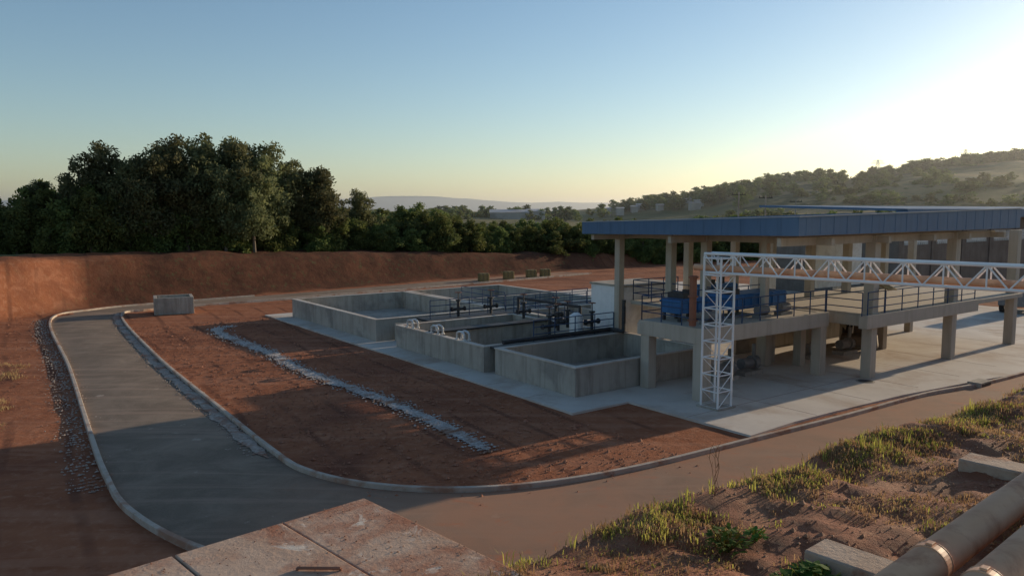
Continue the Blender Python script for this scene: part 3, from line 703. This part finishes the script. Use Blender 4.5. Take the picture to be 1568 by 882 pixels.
for _ in range(2800):
    q=R.uniform(.6,16); p=5.0+R.gauss(0,.26)
    if noise.noise((q*.9,p*.9,4))<-.15: continue
    x,y=PQ(p,q); z=em_h(p,q); blades(mg if R.random()<.4 else md,x,y,z,R.randint(7,14),R.uniform(.03,.09),.05,lean=1.0)
for _ in range(4200):
    q=R.uniform(.6,14); p=R.uniform(1.8,5)
    if noise.noise((q*.7,p*.9,7))<-.05: continue
    x,y=PQ(p,q); z=em_h(p,q); blades(md if R.random()<.88 else mg,x,y,z,R.randint(6,14),R.uniform(.02,.05),.07,.005,1.8)
for _ in range(34):
    q=R.uniform(1,13); x,y=PQ(5.05+R.gauss(0,.15),q); blades(mg,x,y,em_h(5.05,q),R.randint(5,10),R.uniform(.12,.2),.03)
mg.build('grass','grass'); md.build('dry_grass','dry')
def weed(x,y,z,n,r,h,ls):
    e=empty('weed_plant'); mb=MB()
    for _ in range(n):
        a=R.uniform(0,6.28); q=r*math.sqrt(R.random()); zz=z+h*R.uniform(.25,1)*(1-.5*q/r); cx,cy=x+q*math.cos(a),y+q*math.sin(a); l=ls*R.uniform(.6,1.2)
        d=Vector((math.cos(a),math.sin(a),R.uniform(-.4,.5))).normalized(); s=Vector((-d.y,d.x,R.uniform(-.3,.3))).normalized()*l*.3; c=Vector((cx,cy,zz))
        mb.add([c-d*l*.5,c-d*l*.1+s,c+d*l*.3+s*.6,c+d*l*.6,c+d*l*.3-s*.6,c-d*l*.1-s],[(0,1,2,3),(0,3,4,5)])
    mb.build('leaves','weed',e); mb=MB()
    for _ in range(n//6):
        a=R.uniform(0,6.28); q=r*R.random(); mb.tube((x,y,z-.02),(x+q*math.cos(a),y+q*math.sin(a),z+h*.7),.005,n=4)
    mb.build('stems','grass',e)
for x,y,n,r,h,l in ((1.95,6.75,150,.2,.26,.07),(2.25,6.9,60,.1,.15,.06),(2.45,6.05,170,.22,.26,.1),(2.2,5.95,60,.14,.18,.09)):
    p=A[0]*x+A[1]*y; q=B[0]*x+B[1]*y; weed(x,y,em_h(p,q),n,r,h,l)
e=empty('dry_weed_stalk'); mb=MB(); x,y=PQ(5.1,6.4); z=em_h(5.1,6.4)
for k in range(4):
    t=Vector((x,y,z)); 
    for i in range(5):
        t2=t+Vector((R.uniform(-.04,.05),R.uniform(-.03,.03),.1)); mb.tube(t,t2,.003,n=4)
        if i>1: mb.tube(t2,t2+Vector((R.uniform(-.06,.06),R.uniform(-.06,.06),.06)),.002,n=4)
        t=t2
mb.build('stalks','dry',e)

# chamber with dusty cover slabs (foreground)
ch=empty('concrete_chamber'); Fc=np.array((-1.51,7.7)); Pd=np.array((.695,-.72)); Qd=np.array((-.72,-.695))
def quadbox(mb,p0,p1,q0,q1,z0,z1):
    g=lambda p,q,z:(*(Fc+Pd*p+Qd*q),z); mb.box8([g(p0,q0,z0),g(p0,q1,z0),g(p1,q1,z0),g(p1,q0,z0),g(p0,q0,z1),g(p0,q1,z1),g(p1,q1,z1),g(p1,q0,z1)])
mb=MB(); quadbox(mb,.06,6,.06,5.6,-.1,4.97); mb.build('chamber_walls','conc',ch)
mb=MB(); q=0
for k,wd in enumerate((.92,1.0,.95,.95,.95,.9)):
    z=5.075+.006*(k%2)
    quadbox(mb,0 if k!=1 else .01,2.3,q+.008,q+wd-.008,4.975,z); quadbox(mb,2.315,6.05,q+.008,q+wd-.008,4.975,z-.003); q+=wd
o=mb.build('cover_slabs','lid',ch,bevel=.012)
mb=MB(); g=lambda p,q,z:tuple(Fc+Pd*p+Qd*q)+(z,)
for c1,c2 in (((1.25,1.05),(1.0,1.3)),):
    mb.tube(g(*c1,5.1),g(*c2,5.1),.013,n=8); mb.tube(g(*c1,5.1),g(*c1,5.06),.013); mb.tube(g(*c2,5.1),g(*c2,5.06),.013)
mb.build('lifting_bar','rust',ch)
mb=MB()
for _ in range(600):
    a=g(R.uniform(0,3),R.uniform(0,3.5),5.08); stone(mb,*a,R.uniform(.004,.014))
mb.build('grit',mat('grit',(.25,.1,.06),(.35,.2,.13),5),ch)

# big pipes + sleepers
pdv=Vector((.752,.659,0)); nrm=Vector((-pdv.y,pdv.x,0))
for off in (0,-.42):
    e=empty('water_pipe'); c0=Vector((3.15,5.66,5.32))+nrm*off
    mb=MB(); mb.tube(c0-pdv*9,c0+pdv*26,.145,n=40); o=mb.build('pipe_run','pipe',e,smooth=True)
    mb=MB()
    for k in (.05,5.6,11.2):
        c=c0+pdv*(k+(-.15 if off else 0)); mb.tube(c-pdv*.045,c+pdv*.045,.153,n=32); mb.tube(c-pdv*.06,c-pdv*.05,.156,n=32); mb.tube(c+pdv*.05,c+pdv*.06,.156,n=32)
        mb.obox((c.x,c.y),pdv[:2],nrm[:2],.035,.025,c.z+.15,c.z+.17)
    mb.build('couplings','pipe',e,bevel=.003)
for k,l in ((.12,.95),(3.75,1.0),(8,1.0),(12,1.0)):
    e=empty('concrete_sleeper'); c=Vector((3.15,5.66,0))+pdv*k+nrm*(.0); mb=MB(); mb.obox((c.x,c.y),nrm[:2],pdv[:2],l,.19,4.8,5.14); mb.build('block','sleeper',e,bevel=.02)
mb=MB()
for _ in range(3400):
    x=R.uniform(-27,-12); y=R.uniform(15,40)
    if x>-14.6-(y-20)*.54 or noise.noise((x*.3,y*.3,0))<-.02: continue
    blades(mb,x,y,-.02,12,R.uniform(.06,.22),.16,.01,1.2)
mb.build('verge_grass','dry')

# ---------------- atmosphere: haze bank lying in the valley beyond the site ----------------
mb=MB(); s=4400; y0=150; mb.box8([(-s,y0,-30),(s,y0,-30),(s,4700,-30),(-s,4700,-30),(-s,y0,60),(s,y0,60),(s,4700,60),(-s,4700,60)])
hm=bpy.data.materials.new('haze'); hm.use_nodes=True; nt=hm.node_tree; nt.nodes.clear()
o=nd(nt,'ShaderNodeOutputMaterial'); vs=nd(nt,'ShaderNodeVolumeScatter'); vs.inputs['Density'].default_value=.00033; vs.inputs['Anisotropy'].default_value=.65; vs.inputs['Color'].default_value=(.93,.97,1,1)
nt.links.new(vs.outputs[0],o.inputs['Volume']); mb.build('haze',hm)

# ---------------- light, sky, camera ----------------
w=bpy.data.worlds.new('World'); sc.world=w; w.use_nodes=True; nt=w.node_tree; bg=nt.nodes['Background']
sky=nd(nt,'ShaderNodeTexSky'); sky.sky_type='NISHITA'; sky.sun_disc=False; sky.sun_elevation=EL; sky.sun_rotation=AZ; sky.air_density=1.0; sky.dust_density=.45; sky.ozone_density=2.2
nt.links.new(sky.outputs[0],bg.inputs[0]); bg.inputs[1].default_value=.15
l=bpy.data.lights.new('sun','SUN'); l.energy=5; l.angle=math.radians(.5); l.color=(1,.80,.56)
so=bpy.data.objects.new('sun',l); sc.collection.objects.link(so)
sv=Vector((math.sin(AZ)*math.cos(EL),math.cos(AZ)*math.cos(EL),math.sin(EL))); so.rotation_euler=sv.to_track_quat('Z','Y').to_euler()
cam=bpy.data.cameras.new('camera'); cam.sensor_width=36; cam.lens=27.3; cam.clip_end=12000; cam.clip_start=.1
co_=bpy.data.objects.new('camera',cam); sc.collection.objects.link(co_); co_.location=(0,0,8); co_.rotation_euler=(math.radians(90-5.71),0,0); sc.camera=co_
